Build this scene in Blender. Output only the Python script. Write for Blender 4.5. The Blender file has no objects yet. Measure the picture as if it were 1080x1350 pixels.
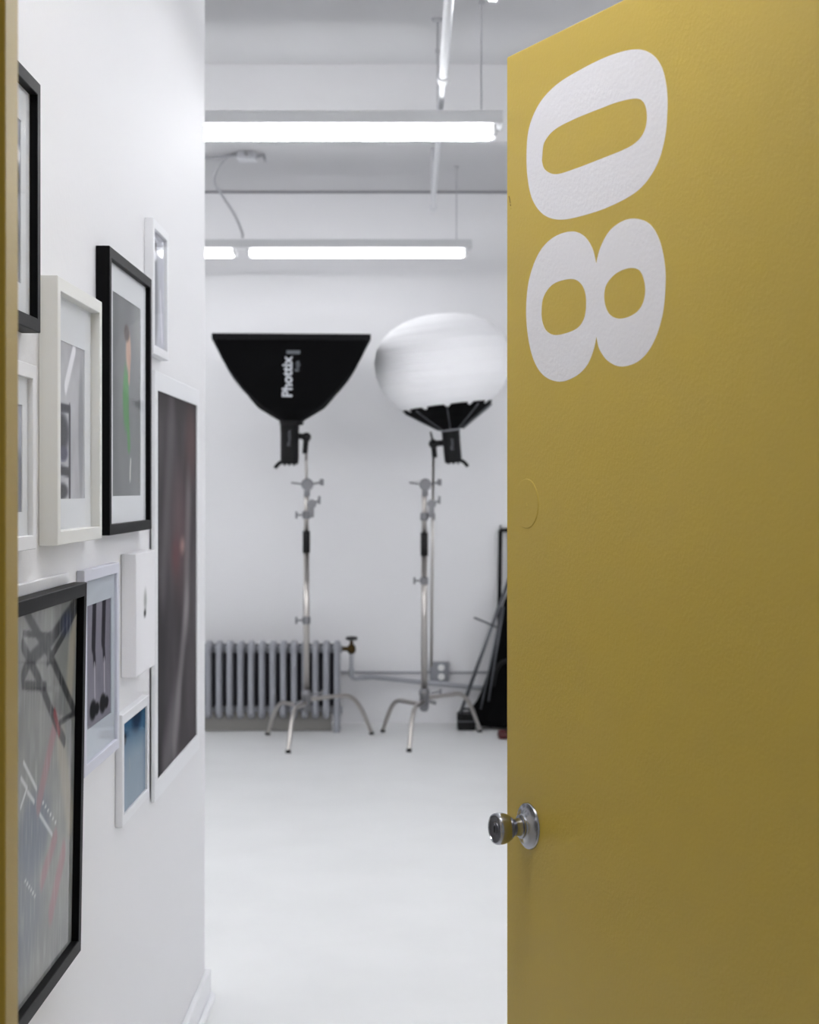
import bpy, bmesh, math, random
from mathutils import Vector, Matrix
S = bpy.context.scene
C = S.collection
PI = math.pi
F = 2250.0            # focal length in pixels of the 1080x1350 frame
EYE = 1.43            # eye height above the floor

# ---------------------------------------------------------------- camera
cam_d = bpy.data.cameras.new('camera'); cam = bpy.data.objects.new('camera', cam_d); C.objects.link(cam)
cam.location = (0, 0, EYE); cam.rotation_euler = (PI / 2, 0, 0)
cam_d.sensor_fit = 'VERTICAL'; cam_d.sensor_height = 36.0; cam_d.sensor_width = 28.8
cam_d.lens = F / 1350 * 36
cam_d.shift_x = -3 / 1350; cam_d.shift_y = -30 / 1350
cam_d.clip_start = 0.05
cam_d.dof.use_dof = True; cam_d.dof.focus_distance = 2.65; cam_d.dof.aperture_fstop = 8.5
S.camera = cam
# ---------------------------------------------------------------- world, exposure
w = bpy.data.worlds.new('world'); S.world = w; w.use_nodes = True
bg = w.node_tree.nodes['Background']; bg.inputs[0].default_value = (.97, .98, 1, 1); bg.inputs[1].default_value = 0.15
S.view_settings.view_transform = 'Standard'; S.view_settings.look = 'None'
S.view_settings.gamma = 1; S.view_settings.use_curve_mapping = False
S.view_settings.exposure = 0.95
TUBE = 15.0           # emission of the fluorescent tubes
DOME_FILL = 27.0           # emission of the unseen dome added to brighten the door
try:
    S.cycles.max_bounces = 10; S.cycles.diffuse_bounces = 7; S.cycles.transparent_max_bounces = 12
    S.cycles.caustics_reflective = False
    S.cycles.use_denoising = True
except Exception: pass

# ---------------------------------------------------------------- materials
def lin(c):
    return tuple((x / 12.92 if x <= .04045 else ((x + .055) / 1.055) ** 2.4) for x in [v / 255 for v in c])
def mat(name, rgb, rough=.5, metal=0.0, bump=0.0, bscale=60, spec=.5, var=0.0, vscale=6, coat=0.0, emit=None, es=0.0):
    m = bpy.data.materials.new(name); m.use_nodes = True
    nt = m.node_tree; b = nt.nodes['Principled BSDF']
    col = lin(rgb)
    b.inputs['Base Color'].default_value = (*col, 1); b.inputs['Roughness'].default_value = rough
    b.inputs['Metallic'].default_value = metal; b.inputs['Specular IOR Level'].default_value = spec
    b.inputs['Coat Weight'].default_value = coat
    tc = nt.nodes.new('ShaderNodeTexCoord')
    if var:
        n = nt.nodes.new('ShaderNodeTexNoise'); n.inputs['Scale'].default_value = vscale; n.inputs['Detail'].default_value = 5
        nt.links.new(tc.outputs['Object'], n.inputs['Vector'])
        r = nt.nodes.new('ShaderNodeValToRGB')
        r.color_ramp.elements[0].position = .3; r.color_ramp.elements[1].position = .7
        r.color_ramp.elements[0].color = (*[c * (1 - var) for c in col], 1)
        r.color_ramp.elements[1].color = (*[min(1, c * (1 + var * .5)) for c in col], 1)
        nt.links.new(n.outputs['Fac'], r.inputs['Fac']); nt.links.new(r.outputs['Color'], b.inputs['Base Color'])
    if bump:
        n2 = nt.nodes.new('ShaderNodeTexNoise'); n2.inputs['Scale'].default_value = bscale; n2.inputs['Detail'].default_value = 3
        nt.links.new(tc.outputs['Object'], n2.inputs['Vector'])
        bp = nt.nodes.new('ShaderNodeBump'); bp.inputs['Strength'].default_value = bump; bp.inputs['Distance'].default_value = .004
        nt.links.new(n2.outputs['Fac'], bp.inputs['Height']); nt.links.new(bp.outputs['Normal'], b.inputs['Normal'])
    if emit:
        b.inputs['Emission Color'].default_value = (*emit, 1); b.inputs['Emission Strength'].default_value = es
    return m
M = {}
M['wall'] = mat('white_wall_paint', (225, 225, 227), .6, bump=.12, bscale=70, spec=.3)
M['ceiling'] = mat('ceiling_paint', (200, 200, 202), .8, bump=.08, bscale=30, spec=.2)
M['floor'] = mat('white_floor_enamel', (226, 227, 227), .42, bump=.06, bscale=14, spec=.4, var=.03, vscale=3)
M['trim'] = mat('white_trim_gloss', (232, 233, 236), .35, bump=.02)
M['gap'] = mat('grey_shadow_line', (140, 140, 144), .8)
M['gold'] = mat('gold_door_paint', (196, 169, 60), .46, metal=.0, bump=.10, bscale=200, spec=.8)
M['digit'] = mat('matt_white_lettering', (232, 232, 238), .6, bump=.15, bscale=170, spec=.3)
M['chrome'] = mat('polished_chrome', (168, 170, 176), .2, metal=1.0)
M['chrome_dull'] = mat('brushed_chrome', (120, 120, 126), .4, metal=1.0)
M['keyhole'] = mat('dark_keyhole', (28, 28, 30), .5)
M['black'] = mat('black_frame_wood', (13, 13, 15), .45, bump=.03, bscale=90, spec=.06)
M['white'] = mat('white_frame_paint', (226, 227, 230), .4)
M['cream'] = mat('off_white_frame_paint', (220, 220, 216), .45)
M['matboard'] = mat('white_mat_board', (224, 227, 230), .9, spec=.1)
M['canvas'] = mat('primed_canvas', (228, 228, 231), .85, bump=.15, bscale=400, spec=.1)
M['radiator'] = mat('grey_blue_radiator_enamel', (150, 152, 159), .45, bump=.05, bscale=40)
M['shadowgrey'] = mat('radiator_base_shade', (120, 119, 117), .7)  # flat grey for the shade under the radiator
M['brass'] = mat('aged_brass', (72, 58, 34), .45, metal=1.0)
M['iron'] = mat('black_iron', (34, 33, 34), .5)
M['pipe'] = mat('painted_pipe', (212, 213, 217), .5)
M['thin_rod'] = mat('pale_thin_rod', (176, 177, 181), .5)
M['greypipe'] = mat('grey_painted_pipe', (160, 162, 168), .5)
M['steel'] = mat('stand_steel', (186, 182, 178), .28, metal=1.0)
M['steel_dark'] = mat('cast_grip_metal', (130, 130, 134), .45, metal=.8)
M['fabric'] = mat('black_softbox_fabric', (8, 8, 10), .9, bump=.2, bscale=25, spec=.12)
M['fabric_edge'] = mat('black_softbox_seam', (14, 14, 18), .7, spec=.2)
M['plastic'] = mat('black_plastic', (10, 10, 12), .5, spec=.25)
M['cloth'] = mat('black_cloth', (6, 6, 7), .9, spec=.1, bump=.5, bscale=14)
M['diffuser'] = mat('white_diffusion_cloth', (246, 246, 248), .8, spec=.2)
M['print_white'] = mat('white_print_ink', (205, 208, 214), .7)
M['print_grey'] = mat('grey_print_ink', (110, 114, 120), .7)
M['lamp_body'] = mat('light_fitting_enamel', (200, 201, 203), .45)
M['tube'] = mat('lit_fluorescent_tube', (250, 250, 250), .5, emit=(.985, .99, 1.0), es=TUBE)
M['tube_back'] = mat('lit_dimmed_fluorescent_tube', (250, 250, 250), .5, emit=(.985, .99, 1.0), es=TUBE * .30)  # back row dimmed to soften the hot spot on the wall
M['red'] = mat('red_plastic', (70, 10, 14), .5)
M['silver'] = mat('silver_tube', (104, 106, 111), .4, metal=.9)
M['outlet_white'] = mat('outlet_plastic', (232, 232, 232), .5)
M['galv'] = mat('galvanised_box', (134, 136, 142), .5, metal=.3)
m = bpy.data.materials.new('picture_glass'); m.use_nodes = True; nt = m.node_tree; nt.nodes.clear()
o_ = nt.nodes.new('ShaderNodeOutputMaterial'); mx = nt.nodes.new('ShaderNodeMixShader'); fr = nt.nodes.new('ShaderNodeFresnel')
tr = nt.nodes.new('ShaderNodeBsdfTransparent'); gl = nt.nodes.new('ShaderNodeBsdfGlossy')
gl.inputs['Roughness'].default_value = .03; nt.nodes.remove(fr)
lw = nt.nodes.new('ShaderNodeLayerWeight'); lw.inputs['Blend'].default_value = .5
pw = nt.nodes.new('ShaderNodeMath'); pw.operation = 'POWER'; pw.inputs[1].default_value = 5
ma = nt.nodes.new('ShaderNodeMath'); ma.operation = 'MULTIPLY_ADD'; ma.inputs[1].default_value = .5; ma.inputs[2].default_value = .035
nt.links.new(lw.outputs['Facing'], pw.inputs[0]); nt.links.new(pw.outputs[0], ma.inputs[0])
nt.links.new(ma.outputs[0], mx.inputs[0]); nt.links.new(tr.outputs[0], mx.inputs[1]); nt.links.new(gl.outputs[0], mx.inputs[2])
nt.links.new(mx.outputs[0], o_.inputs[0]); M['glass'] = m
m = bpy.data.materials.new('art_print'); m.use_nodes = True; nt = m.node_tree
at = nt.nodes.new('ShaderNodeAttribute'); at.attribute_name = 'ink'
nt.links.new(at.outputs['Color'], nt.nodes['Principled BSDF'].inputs['Base Color'])
nt.nodes['Principled BSDF'].inputs['Roughness'].default_value = .75
nt.nodes['Principled BSDF'].inputs['Specular IOR Level'].default_value = .08
M['art'] = m

# ---------------------------------------------------------------- helpers
def BM(): return bmesh.new()
def obj(name, bm, m, parent=None, smooth=False, angle=None):
    me = bpy.data.meshes.new(name)
    if parent is not None:
        off = Vector(parent.location)
        q = parent.parent
        while q is not None: off += Vector(q.location); q = q.parent
        bmesh.ops.translate(bm, verts=bm.verts, vec=-off)
    bmesh.ops.recalc_face_normals(bm, faces=bm.faces)
    bm.to_mesh(me); bm.free(); me.materials.append(m)
    if smooth:
        for p in me.polygons: p.use_smooth = True
        if angle: me.set_sharp_from_angle(angle=math.radians(angle))
    o = bpy.data.objects.new(name, me); C.objects.link(o); o.parent = parent
    return o
def box(bm, a, b, bev=0.0, rot=None, piv=None):
    x0, y0, z0 = [min(p, q) for p, q in zip(a, b)]; x1, y1, z1 = [max(p, q) for p, q in zip(a, b)]
    g = bmesh.ops.create_cube(bm, size=1)['verts']
    c = Vector(((x0 + x1) / 2, (y0 + y1) / 2, (z0 + z1) / 2))
    for v in g: v.co = Vector((v.co.x * (x1 - x0), v.co.y * (y1 - y0), v.co.z * (z1 - z0))) + c
    if bev:
        es = list({e for v in g for e in v.link_edges})
        r = bmesh.ops.bevel(bm, geom=es, offset=bev, segments=2, affect='EDGES', profile=.5)
        g = list({v for f in r['faces'] for v in f.verts} | {v for v in g if v.is_valid})
    if rot is not None:
        p = Vector(piv) if piv is not None else c
        for v in g: v.co = rot @ (v.co - p) + p
    return g
def tube(bm, pts, r, n=12, cap=True):
    pts = [Vector(p) for p in pts]; k = len(pts)
    rs = r if isinstance(r, (list, tuple)) else [r] * k
    rings = []; up = None
    for i, p in enumerate(pts):
        t = (pts[min(i + 1, k - 1)] - pts[max(i - 1, 0)]).normalized()
        if up is None: up = Vector((0, 0, 1)) if abs(t.z) < .9 else Vector((1, 0, 0))
        s = t.cross(up).normalized(); up = s.cross(t).normalized()
        rings.append([bm.verts.new(p + (s * math.cos(2 * PI * j / n) + up * math.sin(2 * PI * j / n)) * rs[i]) for j in range(n)])
    for i in range(k - 1):
        for j in range(n):
            bm.faces.new((rings[i][j], rings[i][(j + 1) % n], rings[i + 1][(j + 1) % n], rings[i + 1][j]))
    if cap: bm.faces.new(rings[0]); bm.faces.new(rings[-1][::-1])
def lathe(bm, prof, origin, axis, n=40):
    origin = Vector(origin); axis = Vector(axis).normalized()
    a = Vector((0, 0, 1)) if abs(axis.z) < .9 else Vector((1, 0, 0))
    s = axis.cross(a).normalized(); u = s.cross(axis)
    rings = []
    for r, t in prof:
        if r < 1e-6: rings.append([bm.verts.new(origin + axis * t)])
        else: rings.append([bm.verts.new(origin + axis * t + (s * math.cos(2 * PI * j / n) + u * math.sin(2 * PI * j / n)) * r) for j in range(n)])
    for A, B in zip(rings, rings[1:]):
        for j in range(n):
            k = (j + 1) % n
            if len(A) == 1 and len(B) > 1: bm.faces.new((A[0], B[j], B[k]))
            elif len(B) == 1 and len(A) > 1: bm.faces.new((A[j], A[k], B[0]))
            elif len(A) > 1: bm.faces.new((A[j], A[k], B[k], B[j]))
def smoothpts(pts, k=6, closed=False):
    P = [Vector(p) for p in pts]; n = len(P); out = []
    rng = range(n) if closed else range(n - 1)
    for i in rng:
        p0 = P[(i - 1) % n] if closed or i > 0 else P[i]; p1 = P[i]; p2 = P[(i + 1) % n]
        p3 = P[(i + 2) % n] if closed or i + 2 < n else P[(i + 1) % n]
        for j in range(k):
            t = j / k
            out.append(.5 * ((2 * p1) + (p2 - p0) * t + (2 * p0 - 5 * p1 + 4 * p2 - p3) * t * t + (3 * p1 - p0 - 3 * p2 + p3) * t ** 3))
    if not closed: out.append(P[-1])
    return out
def thing(name, label, cat, loc, group=None):
    o = bpy.data.objects.new(name, None); C.objects.link(o); o.location = loc; o.empty_display_size = .1
    return tag(o, label, cat, group)
def tag(o, label, cat, group=None):
    o['label'] = label; o['category'] = cat
    if group: o['group'] = group
    return o
def struct(name, bm, m, label=None):
    o = obj(name, bm, m); o['kind'] = 'structure'
    if label: o['label'] = label
    return o
def P(px, py, y):      # the world point at depth y that stands at a place in the photograph
    return Vector(((px - 543) / F * y, y, EYE + (645 - py) / F * y))
def text_mesh(txt, size, bold=0.0):
    cu = bpy.data.curves.new('t', 'FONT'); cu.body = txt; cu.size = size; cu.offset = bold
    cu.align_x = 'LEFT'; cu.resolution_u = 3
    ob = bpy.data.objects.new('t', cu); C.objects.link(ob)
    bpy.context.view_layer.update()
    me = bpy.data.meshes.new_from_object(ob.evaluated_get(bpy.context.evaluated_depsgraph_get()))
    bpy.data.objects.remove(ob)
    bm = bmesh.new(); bm.from_mesh(me); bpy.data.meshes.remove(me)
    return bm

# ---------------------------------------------------------------- room shell
WX = -.58                  # face of the left partition
YB = 10.45                 # back wall
HC = EYE + 1.825           # ceiling height
LX, RX = -4.6, 2.6
Y0, Y1 = 1.47, 1.60        # the wall the doorway stands in
bm = BM(); box(bm, (LX, -2.0, -.1), (RX, YB + .1, 0)); struct('floor', bm, M['floor'])
bm = BM(); box(bm, (LX, Y0, HC), (RX, YB + .1, HC + .1)); struct('ceiling', bm, M['ceiling'])
bm = BM(); box(bm, (LX, YB, 0), (RX, YB + .1, HC)); struct('wall_back', bm, M['wall'])
bm = BM(); box(bm, (WX - .12, Y1, 0), (WX, 4.78, HC)); struct('wall_left', bm, M['wall'])
bm = BM(); box(bm, (LX - .1, Y0, 0), (LX, YB + .1, HC)); struct('wall_far_left', bm, M['wall'])
bm = BM(); box(bm, (RX, Y0, 0), (RX + .1, YB + .1, HC)); struct('wall_right', bm, M['wall'])
bm = BM()
JX0, JX1, JZ = -.378, .515, 2.045
box(bm, (LX, Y0, 0), (JX0 - .03, Y1, HC)); box(bm, (JX1 + .03, Y0, 0), (RX, Y1, HC)); box(bm, (JX0 - .03, Y0, JZ + .03), (JX1 + .03, Y1, HC))
struct('wall_front', bm, M['wall'])
bm = BM(); box(bm, (LX, 7.33, EYE + 1.492), (RX, 7.45, HC)); struct('beam', bm, M['ceiling'])
bm = BM(); box(bm, (LX, YB - .012, HC - .014), (RX, YB, HC)); struct('shadow_line_1', bm, M['gap'])  # grey strip standing in for the shadow line under the ceiling
# skirting of the left partition: board with a shoe strip
bm = BM()
box(bm, (WX, Y1, 0), (WX + .016, 4.78, .085), .004)
box(bm, (WX + .016, Y1, 0), (WX + .030, 4.78, .022), .004)
box(bm, (WX - .12, 4.78, 0), (WX + .016, 4.796, .085), .004)
struct('baseboard_left', bm, M['trim'])

# ---------------------------------------------------------------- gold door frame
bm = BM()
for x0, x1 in ((JX0 - .03, JX0), (JX1, JX1 + .03)):
    box(bm, (x0, Y0 - .012, 0), (x1, Y1 + .03, JZ), .002)
box(bm, (JX0 - .03, Y0 - .012, JZ), (JX1 + .03, Y1 + .03, JZ + .03), .002)
box(bm, (JX0, 1.535, 0), (JX0 + .0125, 1.585, JZ), .0015)
box(bm, (JX1 - .0125, 1.535, 0), (JX1, 1.56, JZ), .0015)
box(bm, (JX0, 1.535, JZ - .0125), (JX1, 1.57, JZ), .0015)
box(bm, (JX0 - .09, Y0 - .014, 0), (JX0 - .02, Y0, JZ + .09), .002)
box(bm, (JX1 + .02, Y0 - .014, 0), (JX1 + .09, Y0, JZ + .09), .002)
box(bm, (JX0 - .02, Y0 - .014, JZ + .02), (JX1 + .02, Y0, JZ + .09), .002)
struct('trim_2', bm, M['gold'], 'gold painted door frame at the left edge')

# ---------------------------------------------------------------- the gold door
DE = Vector((.1317, 2.37, 0)); DU = Vector((.4166, -.9091, 0)).normalized(); DN = Vector((DU.y, -DU.x, 0))  # DN faces the viewer
DW, DH, DT = .862, EYE + .600, .044
def door_pt(s, z, t=0.0): return DE + DU * s + DN * t + Vector((0, 0, z))
bm = BM(); g = box(bm, (0, -DT, .012), (DW, 0, DH), .0022)
for v in bm.verts: v.co = door_pt(v.co.x, v.co.z, v.co.y)
door = struct('door_1', bm, M['gold'], 'open gold painted door with a sideways white 08')
def dl(px, py):            # photograph position on the door's face -> distance along the door, height
    a = (px - 543) / F
    s = (a * DE.y - DE.x) / (DU.x - a * DU.y)
    y = DE.y + s * DU.y
    return s, EYE + (645 - py) / F * y
def glyph(name, loops, m, label=None):
    cu = bpy.data.curves.new('g', 'CURVE'); cu.dimensions = '2D'; cu.fill_mode = 'BOTH'; cu.extrude = .0003
    for pts in loops:
        sp = cu.splines.new('POLY'); sp.points.add(len(pts) - 1); sp.use_cyclic_u = True
        for q, p in zip(sp.points, pts): q.co = (p[0], p[1], 0, 1)
    ob = bpy.data.objects.new('g', cu); C.objects.link(ob); bpy.context.view_layer.update()
    me = bpy.data.meshes.new_from_object(ob.evaluated_get(bpy.context.evaluated_depsgraph_get()))
    bpy.data.objects.remove(ob)
    bm = bmesh.new(); bm.from_mesh(me)
    for v in bm.verts: v.co = door_pt(v.co.x, v.co.y, v.co.z - .0001)
    o = obj(name, bm, m, door)
    if label: o['label'] = label
    return o
def loop(pts, oy, cusps=()):
    q = [dl(660 + x / 3.857, oy + y / 3.857) for x, y in pts]
    if not cusps: return [tuple(p) for p in smoothpts([(a, b, 0) for a, b in q], 6, True)]
    out = []; cs = sorted(cusps); n = len(q)
    for i, c in enumerate(cs):
        e = cs[(i + 1) % len(cs)]
        seg = []; k = c
        while True:
            seg.append((*q[k], 0))
            if k == e and len(seg) > 1: break
            k = (k + 1) % n
        out += [tuple(p) for p in smoothpts(seg, 6)[:-1]]
    return out
z_out = [(133,780),(146,650),(196,530),(280,435),(400,358),(550,285),(680,251),(765,272),(820,340),(846,450),(849,570),(835,710),(790,850),(700,968),(560,1048),(420,1096),(305,1117),(222,1093),(165,1020),(139,910)]
z_in = [(213,790),(224,722),(275,660),(370,608),(500,555),(600,518),(690,501),(730,523),(745,580),(738,650),(706,708),(640,755),(500,812),(380,858),(285,886),(232,868),(213,830)]
e_out = [(131,560),(148,410),(198,280),(270,204),(360,174),(425,197),(468,260),(487,338),(507,260),(552,175),(620,122),(690,109),(760,137),(808,215),(835,330),(840,440),(825,595),(780,735),(710,828),(620,861),(550,835),(505,775),(488,708),(474,775),(440,855),(380,912),(300,938),(222,908),(170,830),(140,705)]
e_h1 = [(209,580),(220,505),(268,442),(350,416),(400,430),(430,480),(436,555),(422,625),(380,673),(290,701),(240,685),(215,640)]
e_h2 = [(528,500),(540,442),(585,390),(650,361),(703,369),(730,420),(736,490),(717,555),(675,597),(610,618),(560,600),(535,555)]
glyph('number_zero', [loop(z_out, 0), loop(z_in, 0)], M['digit'], 'white digit 0 turned on its side')
glyph('number_eight', [loop(e_out, 260, (7, 22)), loop(e_h1, 260), loop(e_h2, 260)], M['digit'], 'white digit 8 turned on its side')
s_, z_ = dl(694.5, 664)
bm = BM(); lathe(bm, [(0, .0009), (.0330, .0009), (.0336, .0006), (.0338, 0)], door_pt(s_, z_), DN, 48)
bm2 = bm; lathe(bm2, [(0, .0013), (.003, .0012), (.0032, .0008)], door_pt(s_, z_ - .002), DN, 16)
cp = obj('cover_plate', bm, M['gold'], door); cp['label'] = 'round blank plate painted over in the door gold'
# paint chip at the free edge
s_, z_ = dl(672.5, 268)
bm = BM()
for k in range(4):
    tube(bm, [door_pt(s_ - .002 + .002 * k, z_ - .006 * k + .01, .0004), door_pt(s_ + .001 + .001 * k, z_ - .004 * k + .004, .0006)], .0006, 6)
obj('paint_chip', bm, mat('bare_chip', (120, 96, 50), .7), door)
# knob
ks, kz = dl(697, 1089); KO = door_pt(ks, kz)
bm = BM(); lathe(bm, [(0, .012), (.015, .012), (.0165, .0115), (.018, .009), (.027, .0035), (.0305, .0025), (.0315, .0012), (.0317, 0)], KO, DN, 64)
rose = obj('door_knob_rose', bm, M['chrome'], door, True, 35); rose['label'] = 'round chrome rose plate'
bm = BM(); lathe(bm, [(.0155, .010), (.0155, .0135), (.0125, .0145), (.0115, .0185), (.0112, .023), (.0128, .0255), (.0165, .0295), (.0193, .0345), (.0210, .040), (.0216, .0455), (.0212, .0490), (.0200, .0515), (.0182, .0520), (.0176, .0505)], KO, DN, 64)
knob = obj('door_knob', bm, M['chrome'], door, True, 50); knob['label'] = 'chrome tulip shaped door knob'
bm = BM(); lathe(bm, [(.0178, .0506), (.0095, .0500), (.0090, .0512), (0, .0512)], KO, DN, 48)
obj('knob_face', bm, M['chrome_dull'], knob, True, 30)
bm = BM(); lathe(bm, [(.0068, .0512), (.0068, .0520), (0, .0520)], KO, DN, 32); obj('key_cylinder', bm, M['chrome_dull'], knob, True, 30)
a = KO + DN * .0522
bm = BM(); box(bm, a + Vector((-.0009, -.0006, -.0042)), a + Vector((.0009, .0006, .0042))); obj('keyhole', bm, M['keyhole'], knob)
# hinges on the hidden edge
for hz in (.22, 1.0, 1.82):
    bm = BM(); c = door_pt(DW + .006, hz, .002); tube(bm, [c - Vector((0, 0, .045)), c + Vector((0, 0, .045))], .007, 12); obj('hinge', bm, M['chrome_dull'], door)

# ---------------------------------------------------------------- framed pictures on the left wall
def mixc(a, b, t): t = max(0, min(1, t)); return tuple(x + (y - x) * t for x, y in zip(a, b))
def ss(a, b, x): t = max(0, min(1, (x - a) / (b - a))); return t * t * (3 - 2 * t)
def hsh(i, j, k=0):
    v = math.sin(i * 127.1 + j * 311.7 + k * 74.7) * 43758.5453; return v - math.floor(v)
def vn(x, y, k=0):
    i, j = math.floor(x), math.floor(y); fx, fy = x - i, y - j; fx = fx * fx * (3 - 2 * fx); fy = fy * fy * (3 - 2 * fy)
    a = hsh(i, j, k) * (1 - fx) + hsh(i + 1, j, k) * fx; b = hsh(i, j + 1, k) * (1 - fx) + hsh(i + 1, j + 1, k) * fx
    return a * (1 - fy) + b * fy
def fbm(x, y, k=0): return .5 * vn(x, y, k) + .3 * vn(2 * x, 2 * y, k + 1) + .2 * vn(4 * x, 4 * y, k + 2)
def blob(u, v, cu, cv, ru, rv, soft=.35):
    d = math.hypot((u - cu) / ru, (v - cv) / rv); return 1 - ss(1 - soft, 1 + soft, d)
def seg(u, v, a, b, wd, soft=.4, asp=1.0):
    ax, ay = a; bx, by = b; px, py = (u - ax) * asp, v - ay; dx, dy = (bx - ax) * asp, by - ay
    t = max(0, min(1, (px * dx + py * dy) / (dx * dx + dy * dy + 1e-9)))
    return 1 - ss(wd * (1 - soft), wd * (1 + soft), math.hypot(px - dx * t, py - dy * t))
def art_sheet(name, X, ya, yb, za, zb, fn, nu, nv, parent):
    bm = BM(); vs = [[bm.verts.new((X, ya + (yb - ya) * i / nu, za + (zb - za) * j / nv)) for i in range(nu + 1)] for j in range(nv + 1)]
    for j in range(nv):
        for i in range(nu): bm.faces.new((vs[j][i], vs[j][i + 1], vs[j + 1][i + 1], vs[j + 1][i]))
    bm.verts.index_update()
    o = obj(name, bm, M['art'], parent)
    ca = o.data.color_attributes.new('ink', 'FLOAT_COLOR', 'POINT')
    for j in range(nv + 1):
        for i in range(nu + 1):
            ca.data[j * (nu + 1) + i].color = (*lin(fn(i / nu, j / nv)), 1)
    return o
def plate(bm, X0, X1, ya, yb, za, zb): box(bm, (X0, ya, za), (X1, yb, zb))
def frame(name, label, d, yn, yf, zt, zb, rail, recess, fm, art=None, mats=None, nu=60, nv=80, gap=0.0, lean=0.0, glass=True, cat='picture', xw=WX, matm=None, label2=None):
    Xf = xw + d; Xp = Xf - recess; Xb = xw + .0006 + gap
    r = thing(name, label, cat, (xw, (yn + yf) / 2, zb), 'framed pictures on the left wall')
    bm = BM()
    def ring(X, i):
        return [bm.verts.new((X, yn + i, zb + i)), bm.verts.new((X, yf - i, zb + i)), bm.verts.new((X, yf - i, zt - i)), bm.verts.new((X, yn + i, zt - i))]
    L = [ring(Xb, 0), ring(Xf - .0012, 0), ring(Xf, .0012), ring(Xf, rail - .001), ring(Xf - .001, rail), ring(Xp - .004, rail), ring(Xb, rail)]
    for A, B in zip(L, L[1:] + L[:1]):
        for k in range(4): bm.faces.new((A[k], A[(k + 1) % 4], B[(k + 1) % 4], B[k]))
    obj('frame', bm, fm, r)
    bm = BM(); plate(bm, Xb + .0004, Xp - .0042 if Xp - .0042 > Xb + .002 else Xb + .0015, yn + rail * .6, yf - rail * .6, zb + rail * .6, zt - rail * .6); obj('backing_board', bm, M['matboard'], r)
    i = rail
    if mats:                                   # near, far, bottom, top margins of the mount
        mn, mf, mb, mt = mats
        bm = BM(); a0, a1, b0, b1 = yn + i, yf - i, zb + i, zt - i
        plate(bm, Xp - .0035, Xp, a0, a0 + mn, b0, b1); plate(bm, Xp - .0035, Xp, a1 - mf, a1, b0, b1)
        plate(bm, Xp - .0035, Xp, a0 + mn, a1 - mf, b0, b0 + mb); plate(bm, Xp - .0035, Xp, a0 + mn, a1 - mf, b1 - mt, b1)
        obj('mat_board', bm, matm or M['matboard'], r)
        art_sheet('print', Xp - .0015, a0 + mn - .0005, a1 - mf + .0005, b0 + mb - .0005, b1 - mt + .0005, art, nu, nv, r)
    else:
        art_sheet('print', Xp, yn + i, yf - i, zb + i, zt - i, art, nu, nv, r)
    if glass:
        bm = BM(); v = [bm.verts.new((Xp + .003, a, b)) for a, b in ((yn + i, zb + i), (yf - i, zb + i), (yf - i, zt - i), (yn + i, zt - i))]
        bm.faces.new(v); obj('glass', bm, M['glass'], r)
    if lean: r.rotation_euler = (0, lean, 0)
    return r
def E_(rel): return EYE + rel

def art_A(u, v):
    c = mixc((120, 124, 132), (180, 184, 192), fbm(u * 3, v * 5, 3)); c = mixc(c, (60, 62, 68), blob(u, v, .8, .62, .2, .12)); c = mixc(c, (236, 238, 242), blob(u, v, .93, .78, .1, .05))
    return mixc(c, (70, 72, 80), blob(u, v, .7, .25, .28, .2))
frame('picture_frame', 'wide black framed photograph high up beside the door frame, partly cut by it', .028, 2.16, 2.538, E_(.602), E_(.232), .020, .012, M['black'], art_A, (.05, .055, .045, .05), nu=30, nv=40)

def art_B(u, v):
    c = mixc((150, 151, 156), (205, 206, 210), fbm(u * 2.5, v * 3, 11) * .9 + .15 * (1 - u))
    c = mixc(c, (238, 238, 242), seg(u, v, (.30, .72), (.62, .98), .05))
    c = mixc(c, (20, 20, 34), seg(u, v, (0, .58), (.42, .58), .026)); c = mixc(c, (22, 22, 36), seg(u, v, (.44, .58), (.44, .02), .035))
    c = mixc(c, (20, 20, 32), blob(u, v, .12, .42, .28, .12)); c = mixc(c, (56, 54, 80), blob(u, v, .2, .29, .16, .05))
    c = mixc(c, (20, 20, 28), seg(u, v, (0, .19), (.42, .17), .03)); c = mixc(c, (30, 30, 38), blob(u, v, .15, .05, .22, .05))
    return mixc(c, (120, 121, 128), .6 * blob(u, v, .88, .45, .1, .4))
frame('picture_frame', 'deep off-white box frame holding a grey photograph with a dark blue-black shape', .030, 2.652, 3.03, E_(.3324), E_(-.0877), .022, .016, M['cream'], art_B, (.06, .055, .05, .07), nu=50, nv=70)

def art_C(u, v):
    c = mixc((92, 95, 98), (128, 131, 133), fbm(u * 2, v * 2, 21)); c = mixc(c, (150, 152, 153), .7 * ss(.55, .95, u) * ss(.55, .9, v))
    c = mixc(c, (78, 81, 84), .5 * ss(.3, .1, u)); 
    c = mixc(c, (62, 142, 66), blob(u, v, .47, .50, .10, .16)); c = mixc(c, (66, 140, 66), seg(u, v, (.5, .5), (.58, .26), .04, asp=.9))
    c = mixc(c, (202, 164, 142), blob(u, v, .56, .74, .09, .10)); c = mixc(c, (192, 150, 128), seg(u, v, (.60, .7), (.58, .6), .03)); c = mixc(c, (60, 36, 30), blob(u, v, .50, .83, .09, .04))
    return mixc(c, (205, 205, 200), seg(u, v, (.64, .18), (.62, .09), .018))
frame('picture_frame', 'black framed photograph of a person in green against grey', .026, 3.13, 3.634, E_(.447), E_(-.085), .020, .010, M['black'], art_C, (.068, .062, .052, .052), nu=60, nv=80)

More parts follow.
